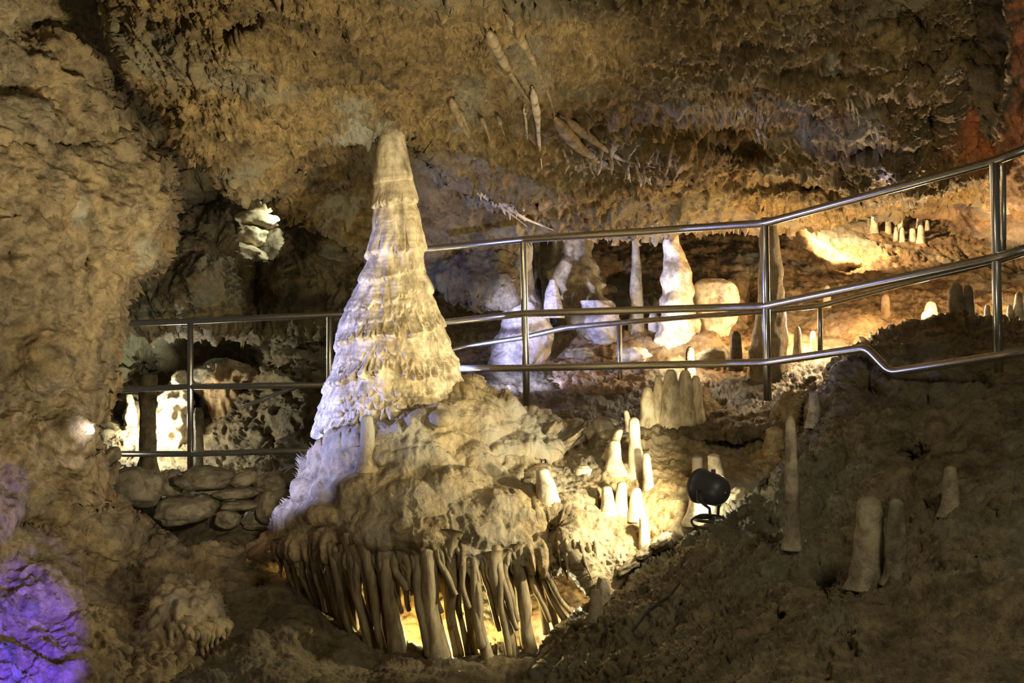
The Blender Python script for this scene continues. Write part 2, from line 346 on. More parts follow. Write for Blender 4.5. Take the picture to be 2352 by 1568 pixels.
# left wall, near
w_l = patch([(-260, -80), (110, -80), (150, 60), (235, 150), (265, 260), (330, 330), (395, 380), (400, 470), (385, 560), (330, 640), (290, 690), (280, 760), (250, 840), (245, 930), (205, 985), (215, 1040), (240, 1090),
              (195, 1170), (330, 1195), (360, 1230), (430, 1260), (640, 1240), (640, 1330), (600, 1400), (540, 1568), (420, 1650), (-260, 1650)],
            [(0, 0, 7.6), (200, 150, 8.7), (0, 400, 7.7), (300, 400, 8.9), (380, 500, 9.3), (100, 650, 8.1), (280, 650, 8.8), (0, 900, 7.9), (200, 900, 8.6), (190, 1000, 8.3), (200, 1100, 8.5), (0, 1200, 7.4), (300, 1250, 8.6), (600, 1280, 9.0), (0, 1560, 6.4), (300, 1400, 7.9), (500, 1560, 7.4)],
            d_slab(1.), 3.5, 55, .8, 12, .02,
            pits=[(170, 610, 50, 90, .1), (100, 1205, 110, 14, .35), (195, 1262, 16, 24, .25), (40, 1290, 70, 14, .2), (290, 1330, 70, 80, .25), (250, 190, 20, 30, .1), (120, 500, 90, 14, .2), (80, 60, 70, 60, .4), (300, 305, 70, 10, .3), (120, 330, 120, 12, .2), (40, 200, 60, 16, .25), (60, 740, 60, 12, .2), (200, 560, 12, 60, .15), (20, 620, 12, 60, .2), (160, 930, 60, 12, .2)],
            lumps=[(150, 1010, 90, 110, -.12), (250, 1240, 70, 40, -.2), (110, 830, 80, 100, -.2), (90, 1380, 80, 60, -.2), (160, 1560, 90, 40, -.15)], calc=[(170, 490, 14, 50, .8), (330, 580, 30, 30, .4)])
struct('wall_left', M['wall'], w_l)
# middle wall behind the tall stalagmite and behind the left crevice
w_m = patch([(90, -80), (330, -80), (420, 200), (560, 380), (640, 440), (760, 470), (900, 480), (1170, 560), (1172, 676), (1120, 690), (1010, 660), (960, 700), (700, 770), (500, 760), (280, 760), (250, 600), (200, 200)],
            [(150, 0, 11.5), (300, 200, 12.0), (450, 400, 11.6), (420, 650, 11.1), (600, 650, 11.3), (800, 600, 11.1), (1100, 600, 10.5), (700, 450, 11.2), (300, 700, 11.2)],
            R_(1.), 3.2, 34, .6, 12, .08, pits=[(480, 460, 60, 40, .3), (590, 640, 40, 90, .35), (700, 470, 30, 80, .35)], lumps=[(460, 640, 70, 90, -.3), (770, 550, 70, 60, -.35)], calc=[(500, 560, 12, 50, .5), (810, 470, 40, 30, .6)])
hole = sdf(CX+w_m[0][:, 0]*F/w_m[0][:, 1], CY-(w_m[0][:, 2]-CZ)*F/w_m[0][:, 1], [(530, 490), (545, 452), (600, 440), (640, 455), (650, 560), (620, 600), (560, 590), (545, 540)])
w_m = (w_m[0], w_m[1][(hole[w_m[1]] < 0).all(1)], w_m[2], w_m[3])
struct('wall_middle', M['dark'], w_m)  # low albedo here stands in for the shadow on this wall
# far back
w_b = patch([(-200, -200), (2560, -200), (2560, 1200), (-200, 1200)], [(0, 0, 14.5), (2352, 0, 15), (0, 900, 13.6), (1200, 700, 14), (2352, 900, 14.4)], R_(1.6, .8), 9, 20, .2, 4)
struct('wall_back', M['dark'], w_b)
# passage at left behind the railing
w_p = patch([(230, 740), (740, 700), (760, 1120), (420, 1130), (200, 1130), (240, 1000)], [(260, 760, 12.2), (700, 760, 11.9), (330, 950, 12.6), (600, 950, 12.0), (500, 1080, 11.6), (700, 1080, 11.0), (260, 1080, 11.6)],
            d_slab(1.2), 3.5, 20, .3, 8, .06, pits=[(455, 900, 26, 40, .5), (330, 830, 60, 60, .8), (640, 1020, 40, 50, .4), (510, 935, 20, 30, .3)], lumps=[(500, 860, 60, 24, -.35), (395, 960, 34, 60, -.3), (700, 1030, 60, 60, -.4), (300, 950, 14, 50, -.3)],
            calc=[(395, 960, 40, 90, .9), (300, 950, 20, 60, .9), (505, 850, 70, 24, .3)])
struct('wall_passage', M['dark'], w_p)  # dark colour puts the gloom of the passage into the rock
# hall behind the right railing
h1 = patch([(1000, 640), (1180, 560), (1700, 520), (1800, 500), (2000, 500), (2420, 480), (2620, 480), (2620, 900), (1000, 930)],
           [(1050, 650, 13.6), (1050, 850, 11.6), (1300, 600, 12.8), (1600, 600, 12.6), (1300, 850, 10.6), (1700, 840, 10.4), (1760, 560, 12.9), (1900, 560, 13.4), (1900, 600, 12.7), (2100, 560, 13.6), (2050, 620, 12.7), (2300, 580, 13.2), (2350, 640, 12.5), (1900, 680, 12.1), (2200, 680, 12.0),
            (1900, 760, 11.2), (2200, 760, 11.1), (2100, 850, 10.2), (2400, 850, 10.0)],
           R_(.7, 1.1), 3.2, 16, .2, 6, .03, pits=[(1100, 730, 90, 60, .8), (1420, 650, 60, 40, .4), (1720, 690, 30, 60, .4), (1950, 620, 60, 14, .3), (1400, 830, 120, 12, .2)], lumps=[(1640, 670, 60, 40, -.3), (1850, 545, 60, 30, -.3), (1960, 740, 80, 40, -.35), (1620, 780, 60, 40, -.3)])
h2 = patch([(1640, 440), (1900, 420), (2420, 380), (2600, 380), (2600, 560), (2300, 550), (2220, 535), (2150, 500), (2060, 470), (1960, 464), (1880, 464)], [(1700, 460, 12.0), (2000, 450, 12.4), (2350, 420, 11.6), (2350, 540, 12.0), (2150, 500, 12.2)], R_(.9, 1.5), 3.2, 16, .3, 10, .05,
           lumps=[(2130, 480, 40, 30, -.25), (2260, 470, 40, 50, -.3)])
struct('wall_hall', M['hall'], h1, h2)
# red lit wall on the far right
w_r = patch([(2325, -80), (2450, -80), (2450, 470), (2270, 480), (2290, 330), (2325, 180), (2320, 60)], [(2340, 0, 9.0), (2440, 0, 8.4), (2300, 400, 9.8), (2440, 400, 9.2)], R_(.8, 1.6), 4, 24, .4, 8)
struct('wall_right', M['hall'], w_r)
# path behind the formation, lower floor
f1 = patch([(1080, 840), (1300, 838), (1800, 828), (1960, 810), (2060, 900), (1900, 960), (1760, 1000), (1500, 1010), (1300, 1010), (1100, 985)],
           [(1150, 860, 10.6), (1700, 840, 10.4), (1900, 850, 9.8), (1200, 950, 9.5), (1500, 950, 9.3), (1750, 950, 8.9), (1900, 940, 8.7)], R_(.5, 1.6), 3.2, 16, .25, 7)
f2 = patch([(150, 1500), (560, 1350), (640, 1330), (780, 1360), (850, 1480), (1050, 1500), (1250, 1492), (1420, 1500), (1420, 1660), (150, 1660)],
           [(300, 1540, 7.4), (650, 1360, 8.3), (700, 1450, 7.8), (850, 1510, 7.75), (1200, 1510, 7.8), (900, 1560, 7.2), (400, 1650, 6.7), (1300, 1650, 6.7)], d_flow(1.2), 3.2, 30, .35, 8, .0,
           lumps=[(670, 1430, 70, 50, -.2), (270, 1560, 60, 30, -.15)])
f3 = patch([(360, 1150), (700, 1150), (700, 1300), (640, 1340), (430, 1340), (360, 1250)], [(400, 1160, 10.7), (680, 1160, 10.7), (400, 1225, 10.9), (680, 1225, 10.9), (500, 1330, 9.6)], R_(.6), 5, 10, .2, 4)
struct('floor', M['dark'], f1, f2, f3)
# foreground rubble slope at lower right
sl = patch([(1180, 1640), (1240, 1500), (1300, 1430), (1370, 1390), (1440, 1330), (1540, 1250), (1600, 1205), (1690, 1165), (1760, 1100), (1830, 1010), (1850, 920), (1900, 880), (1920, 830), (1985, 800), (2060, 765), (2160, 735), (2240, 735), (2420, 745), (2850, 780), (2850, 1700)],
           [(1250, 1560, 7.2), (1420, 1360, 7.6), (1600, 1220, 7.6), (1830, 1000, 8.0), (1900, 850, 8.3), (2050, 780, 8.6), (2300, 750, 8.8), (2350, 900, 7.6), (1700, 1450, 6.0), (2000, 1200, 6.6), (2350, 1200, 5.8), (1700, 1568, 5.3), (2350, 1568, 4.8), (2000, 1000, 7.3), (2800, 850, 7.6), (2800, 1200, 5.8), (2800, 1600, 4.8)],
           lambda P: R_(.85, 1.35)(P)-.03*np.clip(perlin(P*3.1+4), 0, 1), 3.2, 50, .7, 10, .0,
           pits=[(2100, 1050, 40, 30, .3), (1900, 1360, 40, 50, .35), (2140, 1165, 20, 14, .2), (2290, 1175, 12, 18, .15), (2230, 1300, 30, 12, .15), (1790, 1420, 30, 12, .15), (2000, 900, 30, 30, .25), (2130, 920, 26, 30, .25), (1780, 1215, 30, 20, .2)],
           lumps=[(2250, 980, 80, 50, -.15), (2000, 1460, 80, 70, -.12), (2080, 800, 90, 40, -.2)])
struct('floor_slope', M['dark'], sl)
# terraced shelf between mound and slope
sh = patch([(1190, 1120), (1225, 1060), (1290, 1045), (1400, 985), (1450, 960), (1480, 925), (1530, 900), (1620, 905), (1660, 950), (1740, 960), (1800, 900), (1850, 900), (1840, 1010), (1770, 1110), (1700, 1170), (1610, 1220), (1500, 1290), (1450, 1350), (1380, 1400),
            (1340, 1330), (1290, 1260), (1230, 1250), (1215, 1180)],
           [(1230, 1130, 8.1), (1300, 1060, 8.5), (1400, 1000, 8.8), (1550, 930, 9.0), (1700, 980, 8.8), (1820, 930, 8.5), (1800, 1050, 8.2), (1400, 1120, 8.2), (1550, 1060, 8.45), (1250, 1220, 7.8), (1400, 1240, 7.95), (1550, 1200, 7.9), (1680, 1130, 8.0), (1400, 1340, 7.9)],
           lambda P: d_flow(1.1)(P)+.025*fbm(sc(P, (10, 10, 14)), 4, .6, True), 2.6, 24, .4, 8, .0,
           pits=[(1265, 1215, 34, 26, .4), (1450, 1105, 24, 16, .2), (1380, 1165, 18, 24, .15)], lumps=[(1545, 950, 50, 30, -.12), (1600, 1100, 50, 30, -.1), (1340, 1070, 50, 16, -.08)])
struct('floor_shelf', M['mound'], sh)
# rock behind and under the draperies
u = patch([(620, 1240), (1440, 1230), (1440, 1560), (620, 1560)], [(640, 1300, 8.9), (1400, 1300, 8.9), (1000, 1400, 8.9), (1000, 1540, 8.3), (640, 1540, 8.3), (1400, 1540, 8.2)], S_(.8), 3.6, 8, .1, 4)
struct('wall_under', M['hall'], u)

# ------------------------------------------------------------------ the giant stalagmite with its flowstone skirt and draperies
giant = empty('giant_stalagmite', W(930, 1280, 8.3))
tag(giant, 'giant tapering cream stalagmite with stepped ledges, rising from a flowstone mound fringed with long draperies', 'stalagmite')
YG = 8.7
LEDGES = [(412, .018, 0), (470, .05, .3), (505, .008, .2), (592, .055, .8), (640, .018, .3), (700, .020, .4), (738, .016, .6), (780, .05, 1), (822, .018, .7), (868, .055, 1), (905, .02, .6), (932, .03, .7), (975, .06, 1), (1045, .06, 1), (1100, .04, 1)]
def cone_disp(P, R, TH, Z):
    B = P.reshape(-1, 3); py = CY-(Z-CZ)*F/YG; xo = np.cos(TH)*R
    teeth = np.abs(perlin(sc(B, (11, 11, .8)))).reshape(R.shape); teeth2 = np.abs(perlin(sc(B, (19, 19, 1.2))+5)).reshape(R.shape)
    wob = (perlin(sc(B, (2.2, 2.2, 1.2)))*30).reshape(R.shape)
    q0 = py+xo*F/YG*.17+wob*np.clip(R/.3, .3, 1); h = np.zeros_like(R); prev = 285; groove = np.exp(-(teeth/.10)**2)+.7*np.exp(-(teeth2/.09)**2)
    for (yl, a, dr) in LEDGES:
        q = q0+dr*(24*np.exp(-(teeth/.13)**2)+14*np.exp(-(teeth2/.12)**2)+4)
        t = np.clip((q-prev)/(yl-prev), 0, 1); out = np.sqrt(np.clip((yl-q)/9, 0, 1))
        A_ = a*(.55+1.0*np.clip(-np.sin(TH), 0, 1)); h = h+A_*(t**1.8)*out-.9*A_*dr*groove*t**2.2*out
        prev = yl
    wr = fbm(sc(B, (3.2, 3.2, 15)), 3, .6).reshape(R.shape); wr2 = fbm(sc(B, (9, 9, 26)), 3, .6).reshape(R.shape)
    fl = perlin(sc(B, (17, 17, 1.8))).reshape(R.shape)
    s = (h*1.05-.02+.010*wr+.003*wr2+.012*fl+.05*fbm(B*2.1, 2).reshape(R.shape))*np.clip(R/.22, .35, 1.1)
    P = P.copy(); P[..., 0] += s*np.cos(TH); P[..., 1] += s*np.sin(TH); return P
cone_prof = [(235, 872, 934), (290, 874, 930), (320, 870, 933), (380, 864, 943), (412, 858, 950), (440, 858, 956), (470, 855, 960), (485, 850, 966), (500, 846, 970), (560, 844, 976), (592, 842, 978), (615, 836, 984), (640, 822, 992), (680, 802, 1004), (720, 786, 1014), (760, 776, 1028),
             (800, 768, 1042), (840, 756, 1056), (880, 742, 1070), (920, 730, 1085), (960, 722, 1080), (1000, 720, 1060), (1050, 728, 1020), (1100, 760, 980)]
cone = bake('cone', lathe(cone_prof, YG, 460, 700, .9, .02, 4, disp=cone_disp, soft=6), M['flow'])
def mound_disp(P):
    w1, w2 = worley(sc(P, (3.2, 3.0, 6.5))+fbm(P*3, 2)[:, None]*.3); q = np.clip(.75-w1, -.2, .75)
    v1, _ = worley(sc(P, (9, 8, 16)), 5)
    py = CY-(P[:, 2]-CZ)*F/8.0; low = np.clip((py-1215)/60, 0, 1); g = perlin(sc(P, (15, 15, 1.6))); g2 = perlin(sc(P, (30, 30, 3)))
    return .13*q*(1-.5*low)+.07*fbm(P*2.1, 3)+.02*(.6-v1)*(1-low)+.013*fbm(sc(P, (12, 12, 16)), 4, .65, True)+low*(.04*(np.abs(g)*2-.4)+.02*g2)
md = patch([(722, 1025), (770, 1000), (830, 985), (880, 965), (1000, 915), (1075, 878), (1130, 905), (1220, 950), (1300, 962), (1420, 975), (1400, 1010), (1300, 1040), (1240, 1070), (1215, 1110), (1260, 1180), (1280, 1250), (1310, 1300), (1200, 1325), (1000, 1318), (850, 1318), (700, 1300), (630, 1280), (640, 1200), (672, 1130), (700, 1060)],
           [(722, 1035, 8.35), (860, 985, 8.1), (1000, 930, 8.22), (1085, 895, 8.5), (1170, 930, 8.75), (1250, 965, 8.9), (1350, 990, 8.8), (1100, 1010, 8.35), (900, 1080, 7.95), (680, 1180, 8.3), (640, 1290, 8.3), (850, 1200, 7.75), (1050, 1200, 7.7), (1200, 1150, 8.0), (900, 1310, 7.7), (1100, 1310, 7.7), (1280, 1290, 7.85), (1250, 1050, 8.45)],
           mound_disp, 2.2, 30, .5, 7, .03, pits=[(860, 1262, 60, 14, .05), (1190, 1050, 60, 12, .1), (950, 1040, 90, 10, .07)], lumps=[(760, 1185, 60, 14, -.08), (1010, 965, 26, 22, -.12), (925, 1190, 20, 40, -.05), (870, 1050, 60, 14, -.06), (1100, 1090, 80, 14, -.07)])
mound = mesh_obj('flowstone_mound', md[0], md[1], M['mound'], attr=md[2])
adopt(giant, cone, mound); fdm = md[3]
def drape(x0, y0, x1, y1, w0, w1, Y0, Y1, bend=0.):
    ts = np.linspace(0, 1, 30); pts = []; rr = []
    ph = random.uniform(0, 6)
    for t in ts:
        x = x0+(x1-x0)*(t**1.35)+bend*math.sin(t*math.pi)+2.5*math.sin(t*9+ph); y = y0+(y1-y0)*t; Y = Y0+(Y1-Y0)*t
        pts.append(W(x, y, Y)); w_ = (w0+(w1-w0)*t**.8)*(1+.08*math.sin(t*9+ph)+.04*math.sin(t*23+ph*2))
        if t < .2: w_ *= 1+.9*(1-t/.2)**2; Y += .05*(1-t/.2); pts[-1] = W(x, y, Y)
        rr.append(w_/2*Y/F)
    V, Fc = tube(pts, rr, 16, True, 1.5)
    c = np.repeat(np.array(pts), 16, 0); d = V[:480]-c
    V[:480] = c+d*(1+.16*fbm(sc(V[:480], (10, 10, 4)), 3))[:, None]
    return V, Fc
k = 0; drs = []
long_ = [(655, 1270, 690, 1385, 14, 7), (672, 1275, 705, 1400, 14, 6), (690, 1270, 730, 1400, 16, 7), (708, 1275, 752, 1445, 17, 9), (728, 1268, 775, 1470, 18, 10), (748, 1270, 800, 1488, 20, 14), (768, 1275, 828, 1498, 20, 20), (790, 1280, 840, 1440, 15, 8),
         (806, 1270, 862, 1500, 22, 18), (828, 1285, 862, 1430, 14, 7), (846, 1290, 885, 1510, 24, 16), (868, 1300, 900, 1400, 13, 6), (884, 1300, 915, 1512, 20, 34), (905, 1305, 925, 1400, 13, 7), (926, 1295, 940, 1395, 15, 6), (948, 1290, 968, 1420, 18, 10),
         (975, 1262, 1005, 1520, 26, 46), (994, 1275, 1012, 1400, 14, 8), (1016, 1262, 1032, 1400, 22, 12), (1040, 1258, 1042, 1430, 30, 14), (1062, 1262, 1075, 1390, 16, 8), (1085, 1262, 1105, 1480, 16, 18), (1092, 1320, 1118, 1508, 12, 22),
         (1108, 1290, 1150, 1440, 22, 10), (1126, 1300, 1185, 1512, 26, 18), (1150, 1300, 1190, 1440, 17, 8), (1162, 1310, 1192, 1420, 16, 8), (1185, 1285, 1220, 1505, 22, 30), (1205, 1290, 1262, 1420, 18, 9), (1222, 1300, 1300, 1425, 18, 12), (1245, 1310, 1312, 1400, 15, 7),
         (958, 1290, 985, 1500, 20, 16), (905, 1300, 935, 1350, 18, 12), (935, 1290, 962, 1370, 18, 8), (1005, 1290, 1050, 1360, 16, 8), (1140, 1290, 1168, 1500, 20, 12), (820, 1290, 850, 1500, 20, 14), (716, 1280, 748, 1400, 16, 9), (780, 1290, 815, 1470, 18, 12)]
for q in long_:
    q = (q[0], q[1]-18-random.uniform(0, 34), q[2], q[3]+6, q[4]*1.2, max(q[5]*1.25, 13)); Y0 = float(fdm(q[0], q[1])[0])-.01
    drs.append(drape(*q, Y0, Y0+random.uniform(-.02, .12), random.uniform(-6, 2)))
gaps = ((866, 878), (934, 966), (1016, 1032), (1122, 1142), (1164, 1190), (1216, 1245))
for i in range(60):            # second row behind
    x = 650+i*10+random.uniform(-5, 5); x1 = x+48-i*.3+random.uniform(-8, 12); y1 = min(1508, 1390+(x-640)*.8 if x < 790 else 1505-max(0, x-1160)*.8)
    if any(a-6 < x1 < b+6 for a, b in gaps): y1 = 1330+random.uniform(0, 50)
    Y0 = float(fdm(x, 1275)[0])+.05; drs.append(drape(x, 1250-random.uniform(0, 20), x1, y1, random.uniform(17, 25), random.uniform(10, 18), Y0, Y0+.14))
for i in range(34):            # short fringe in front and between
    x = 640+i*19.5+random.uniform(-6, 6); y = 1262+12*math.sin(i*.9)+random.uniform(-10, 12)+(18 if x > 820 and x < 960 else 0); Y0 = float(fdm(x, y)[0])-.05
    L_ = random.uniform(35, 110); drs.append(drape(x, y, x+L_*.2, y+L_, random.uniform(13, 20), 4, Y0+.04, Y0+.05))
for vf in drs:
    o = bake('drapery', vf, M['drape']); adopt(giant, o)

# ------------------------------------------------------------------ stainless railings
def rail_pipe(pts, r, parent):
    P = [W(*p) for p in pts]; out = [P[0]]
    for i in range(1, len(P)-1):          # rounded corners
        a, b, c = P[i-1], P[i], P[i+1]; d1 = (a-b)/np.linalg.norm(a-b); d2 = (c-b)/np.linalg.norm(c-b); s = .05
        for t in np.linspace(0, 1, 6): out.append((1-t)**2*(b+d1*s)+2*t*(1-t)*b+t*t*(b+d2*s))
    out.append(P[-1]); o = bake('rail', tube(out, r, 20), M['steel']); adopt(parent, o); return o
def post(x, y0, y1, Y, r, parent, x1=None):
    o = bake('post', tube([W(x, y0, Y), W(x+((x1 or x)-x)*.5, (y0+y1)/2, Y), W(x1 or x, y1, Y)], r, 20), M['steel']); adopt(parent, o)
def Yr(x): return float(np.interp(x, [950, 1200, 1758, 2285, 2420], [9.97, 9.5, 8.45, 7.3, 7.0]))
RR = .0235
main = empty('railing', W(1208, 955, 9.5)); tag(main, 'stainless steel three-bar railing climbing to the right in front of the lit hall', 'railing')
for pts in ([(955, 575), (1200, 550), (1758, 512), (2283, 370), (2420, 318)], [(1000, 742), (1203, 720), (1758, 703), (2285, 592), (2420, 552)],
            [(1040, 846), (1208, 845), (1762, 832), (1990, 798), (2045, 855), (2290, 818), (2420, 796)]):
    rail_pipe([(a, b, Yr(a)) for a, b in pts], RR, main)
post(1202, 555, 952, 9.5, RR, main, 1210); post(1757, 515, 920, 8.45, RR, main, 1763); post(2284, 375, 856, 7.3, RR, main, 2294)
post(2305, 380, 588, 7.45, .014, main)
left = empty('railing', W(437, 1078, 10.6)); tag(left, 'stainless steel three-bar railing on the stone wall left of the giant stalagmite', 'railing')
def Yl(x): return float(np.interp(x, [100, 437, 757, 900], [10.9, 10.6, 10.35, 10.2]))
for pts in ([(135, 747), (437, 738), (770, 722), (860, 718)], [(110, 903), (437, 888), (740, 884), (840, 880)], [(278, 1042), (437, 1042), (740, 1034), (840, 1030)]):
    rail_pipe([(a, b, Yl(a)) for a, b in pts], .0225, left)
post(437, 738, 1078, 10.6, .0225, left); post(757, 724, 1075, 10.35, .0225, left)
inner = empty('railing', W(1424, 900, 10.1)); tag(inner, 'far thinner handrail with short posts, seen below the middle bar of the nearer railing', 'railing')
rail_pipe([(1000, 815, 10.4), (1062, 796, 10.4), (1200, 775, 10.3), (1300, 752, 10.2), (1422, 741, 10.1), (1760, 714, 9.7), (1885, 702, 9.5), (2080, 650, 9.1), (2290, 600, 8.8), (2420, 560, 8.7)], .019, inner)
post(1422, 745, 905, 10.1, .019, inner, 1425); post(1884, 703, 812, 9.5, .017, inner)
st = empty('handrail', W(600, 925, 11.4)); tag(st, 'short pale handrail slanting down behind the left railing', 'handrail')
rail_pipe([(558, 934, 11.5), (620, 910, 11.4), (700, 882, 11.3)], .017, st)

# ------------------------------------------------------------------ formations standing in the hall
def column(prof, Y, label, mat='wetpale', name='stalagmite', cat='stalagmite', group=None, **kw):
    k = dict(seg=56, rings=110, noise=.16, nf=7, ring=.02, flute=.10); k.update(kw)
    o = bake(name, lathe(prof, Y, **k), M[mat]); tag(o, label, cat, group); return o
column([(520, 1172, 1224), (560, 1176, 1222), (620, 1172, 1222), (680, 1168, 1232), (730, 1152, 1262), (780, 1140, 1272), (830, 1118, 1262), (880, 1104, 1215), (915, 1110, 1180), (950, 1115, 1170)], 10.9, 'wet glistening bluish column behind the first railing post right of the giant stalagmite', name='cave_column', cat='column')
column([(530, 1276, 1352), (590, 1268, 1356), (620, 1256, 1372), (660, 1258, 1385), (700, 1262, 1402), (740, 1280, 1416), (800, 1262, 1420), (845, 1268, 1430), (880, 1260, 1440)], 11.3, 'broad fluted tan and grey column, widest of those behind the railing', 'mound', 'cave_column', 'column', flute=.22, noise=.3)
column([(690, 1338, 1404), (710, 1340, 1420), (740, 1345, 1425), (790, 1362, 1415), (830, 1370, 1420), (860, 1368, 1425)], 10.9, 'rounded pale lump against the right foot of the broad fluted column', 'wetpale', 'stalagmite', noise=.3)
column([(530, 1452, 1466), (600, 1450, 1472), (640, 1447, 1474), (700, 1446, 1478), (780, 1440, 1480), (850, 1436, 1486)], 11.0, 'slender dark column behind the railing, thinnest of the row', 'grey', 'cave_column', 'column')
column([(520, 1524, 1556), (560, 1522, 1562), (600, 1522, 1580), (640, 1521, 1587), (700, 1516, 1596), (770, 1508, 1606), (850, 1500, 1612)], 10.8, 'knobbly bluish white column beneath the top rail', 'pale', 'cave_column', 'column', noise=.25, ring=.05)
column([(640, 1610, 1660), (650, 1595, 1688), (690, 1592, 1695), (740, 1594, 1690), (760, 1590, 1672), (800, 1582, 1676), (850, 1580, 1690)], 11.0, 'squat flat-topped warm lit block right of the bluish column', 'pale', 'stalagmite', noise=.2)
column([(500, 1748, 1780), (550, 1744, 1790), (620, 1742, 1798), (700, 1738, 1804), (780, 1726, 1808), (850, 1714, 1812), (900, 1720, 1800)], 9.9, 'tall smooth column right behind the second railing post', 'mound', 'cave_column', 'column', noise=.12)
column([(716, 1494, 1508), (730, 1490, 1516), (790, 1488, 1516), (830, 1492, 1512), (850, 1490, 1520)], 11.0, 'small pale stump between the slender dark column and the bluish column', 'pale')
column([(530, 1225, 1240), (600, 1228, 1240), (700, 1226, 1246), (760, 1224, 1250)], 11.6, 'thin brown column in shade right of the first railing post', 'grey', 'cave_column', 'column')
column([(642, 1263, 1276), (660, 1256, 1282), (700, 1248, 1290), (730, 1246, 1296)], 10.8, 'small white cone at the left foot of the broad fluted column', 'wetpale')
sh1 = surf(h1)
# stumps and small stalagmites on the bright terraces
for (x, y0, y1, w_, Y, lab, mt) in [(2008, 455, 525, 16, 13.2, 'thin white column joining the bright terrace to the rock above', 'pale'), (2040, 490, 528, 14, 13.2, 'slender pointed stalagmite right of the thin white column', 'pale'), (2068, 500, 535, 16, 13.1, 'two-tone knobbed stalagmite on the bright terrace', 'pale'),
        (2058, 520, 546, 11, 13.0, 'stub in front of the knobbed stalagmite on the terrace', 'pale'), (2072, 522, 547, 11, 13.0, 'short stub at the right front of the knobbed stalagmite', 'pale'), (2096, 524, 544, 17, 13.0, 'round orange knob on the bright terrace', 'pale'), (2115, 516, 546, 18, 13.0, 'orange blunt stalagmite at the right end of the terrace row', 'pale'),
        (2112, 492, 515, 16, 13.4, 'pale square stub at the back of the bright terrace', 'pale'), (2130, 505, 522, 10, 13.3, 'tiny stub at the back right of the bright terrace', 'pale'), (1995, 465, 515, 10, 13.4, 'thin brown pillar just left of the thin white column', 'grey'),
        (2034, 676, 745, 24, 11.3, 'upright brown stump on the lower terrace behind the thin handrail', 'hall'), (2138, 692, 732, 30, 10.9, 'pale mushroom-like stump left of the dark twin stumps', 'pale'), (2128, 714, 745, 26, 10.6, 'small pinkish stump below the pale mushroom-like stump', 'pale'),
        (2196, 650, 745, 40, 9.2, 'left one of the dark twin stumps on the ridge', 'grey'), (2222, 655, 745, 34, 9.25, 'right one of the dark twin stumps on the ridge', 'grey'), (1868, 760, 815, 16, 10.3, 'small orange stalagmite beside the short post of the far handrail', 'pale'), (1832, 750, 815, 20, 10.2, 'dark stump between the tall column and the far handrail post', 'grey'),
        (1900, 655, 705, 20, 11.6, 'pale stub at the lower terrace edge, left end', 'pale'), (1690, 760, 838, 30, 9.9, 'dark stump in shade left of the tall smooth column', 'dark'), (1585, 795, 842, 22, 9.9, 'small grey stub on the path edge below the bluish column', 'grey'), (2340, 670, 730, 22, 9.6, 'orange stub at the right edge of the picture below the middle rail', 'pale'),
        (2268, 700, 735, 16, 9.6, 'small glowing stub left of the right hand railing post', 'pale'), (2320, 700, 740, 16, 9.6, 'small glowing stub right of the right hand railing post', 'pale')]:
    h = y1-y0; Y = sh1(x, y1)-.01 if 1990 < x < 2135 and y1 < 560 else Y
    column([(y0, x-w_*.16, x+w_*.16), (y0+h*.08, x-w_*.34, x+w_*.34), (y0+h*.3, x-w_*.44, x+w_*.42), (y0+h*.8, x-w_*.5, x+w_*.5), (y1+14, x-w_*.66, x+w_*.66)], Y, lab, mt, seg=26, rings=36, soft=1)

# small stalagmites on the shelf and the mound
fds = surf(sh); fdms = surf(md); fdl = surf(sl); scu = surf(c_up); scl = surf(c_lo)
def spike(x, y0, y1, w_, lab, fd=fds, mat='pale', lean=0, dY=0., group=None, cap=.26, name='stalagmite'):
    w_ *= 1.15; Y = float(fd(x, min(y1, 1560)))+.01+w_*.3*8/F+dY; h = y1-y0; lx = lean
    pr = [(y0, x+lx-w_*.12, x+lx+w_*.12), (y0+h*.04, x+lx-w_*(cap+.08), x+lx+w_*(cap+.08)), (y0+h*.14, x+lx*.86-w_*min(.36, .16+cap), x+lx*.86+w_*min(.36, .16+cap)), (y0+h*.4, x+lx*.6-w_*.43, x+lx*.6+w_*.43), (y0+h*.8, x+lx*.2-w_*.5, x+lx*.2+w_*.5), (y1, x-w_*.6, x+w_*.62), (y1+22, x-w_*.8, x+w_*.8)]
    return column(pr, Y, lab, mat, name, seg=36, rings=60, noise=.14, ring=.03, flute=.08, soft=2, group=group)
fing = 'five upright fingers of flowstone at the back of the shelf'
spike(1487, 888, 968, 33, 'shortest, leftmost finger of the five-finger stalagmite cluster', mat='flow', group=fing, cap=.16)
spike(1512, 862, 960, 24, 'thin second finger from the left of the five-finger stalagmite cluster', mat='flow', group=fing, cap=.16)
spike(1541, 848, 965, 41, 'thick pointed middle finger of the five-finger stalagmite cluster', mat='flow', group=fing, cap=.16)
spike(1574, 850, 962, 39, 'thick blunt fourth finger of the five-finger stalagmite cluster', mat='flow', group=fing, cap=.16)
spike(1598, 862, 955, 29, 'rightmost finger of the five-finger stalagmite cluster', mat='flow', group=fing, cap=.16)
spike(1462, 958, 1082, 30, 'tall slim white stalagmite standing upright in the middle of the shelf', lean=-6)
spike(1446, 942, 985, 14, 'tiny sharp needle behind the tall slim white stalagmite', lean=-8)
spike(1398, 985, 1050, 26, 'pale stalagmite leaning right, left of the tall slim white one', lean=26)
spike(1412, 1010, 1070, 32, 'stubby cream stalagmite in front of the leaning one')
spike(1490, 1040, 1118, 22, 'slender cream stalagmite right of and below the tall slim white one', lean=-6)
spike(1258, 1076, 1142, 40, 'blunt greenish cream stalagmite at the left end of the shelf', lean=-12)
spike(1398, 1116, 1172, 28, 'bright pointed stalagmite at the front edge of the shelf', lean=-4)
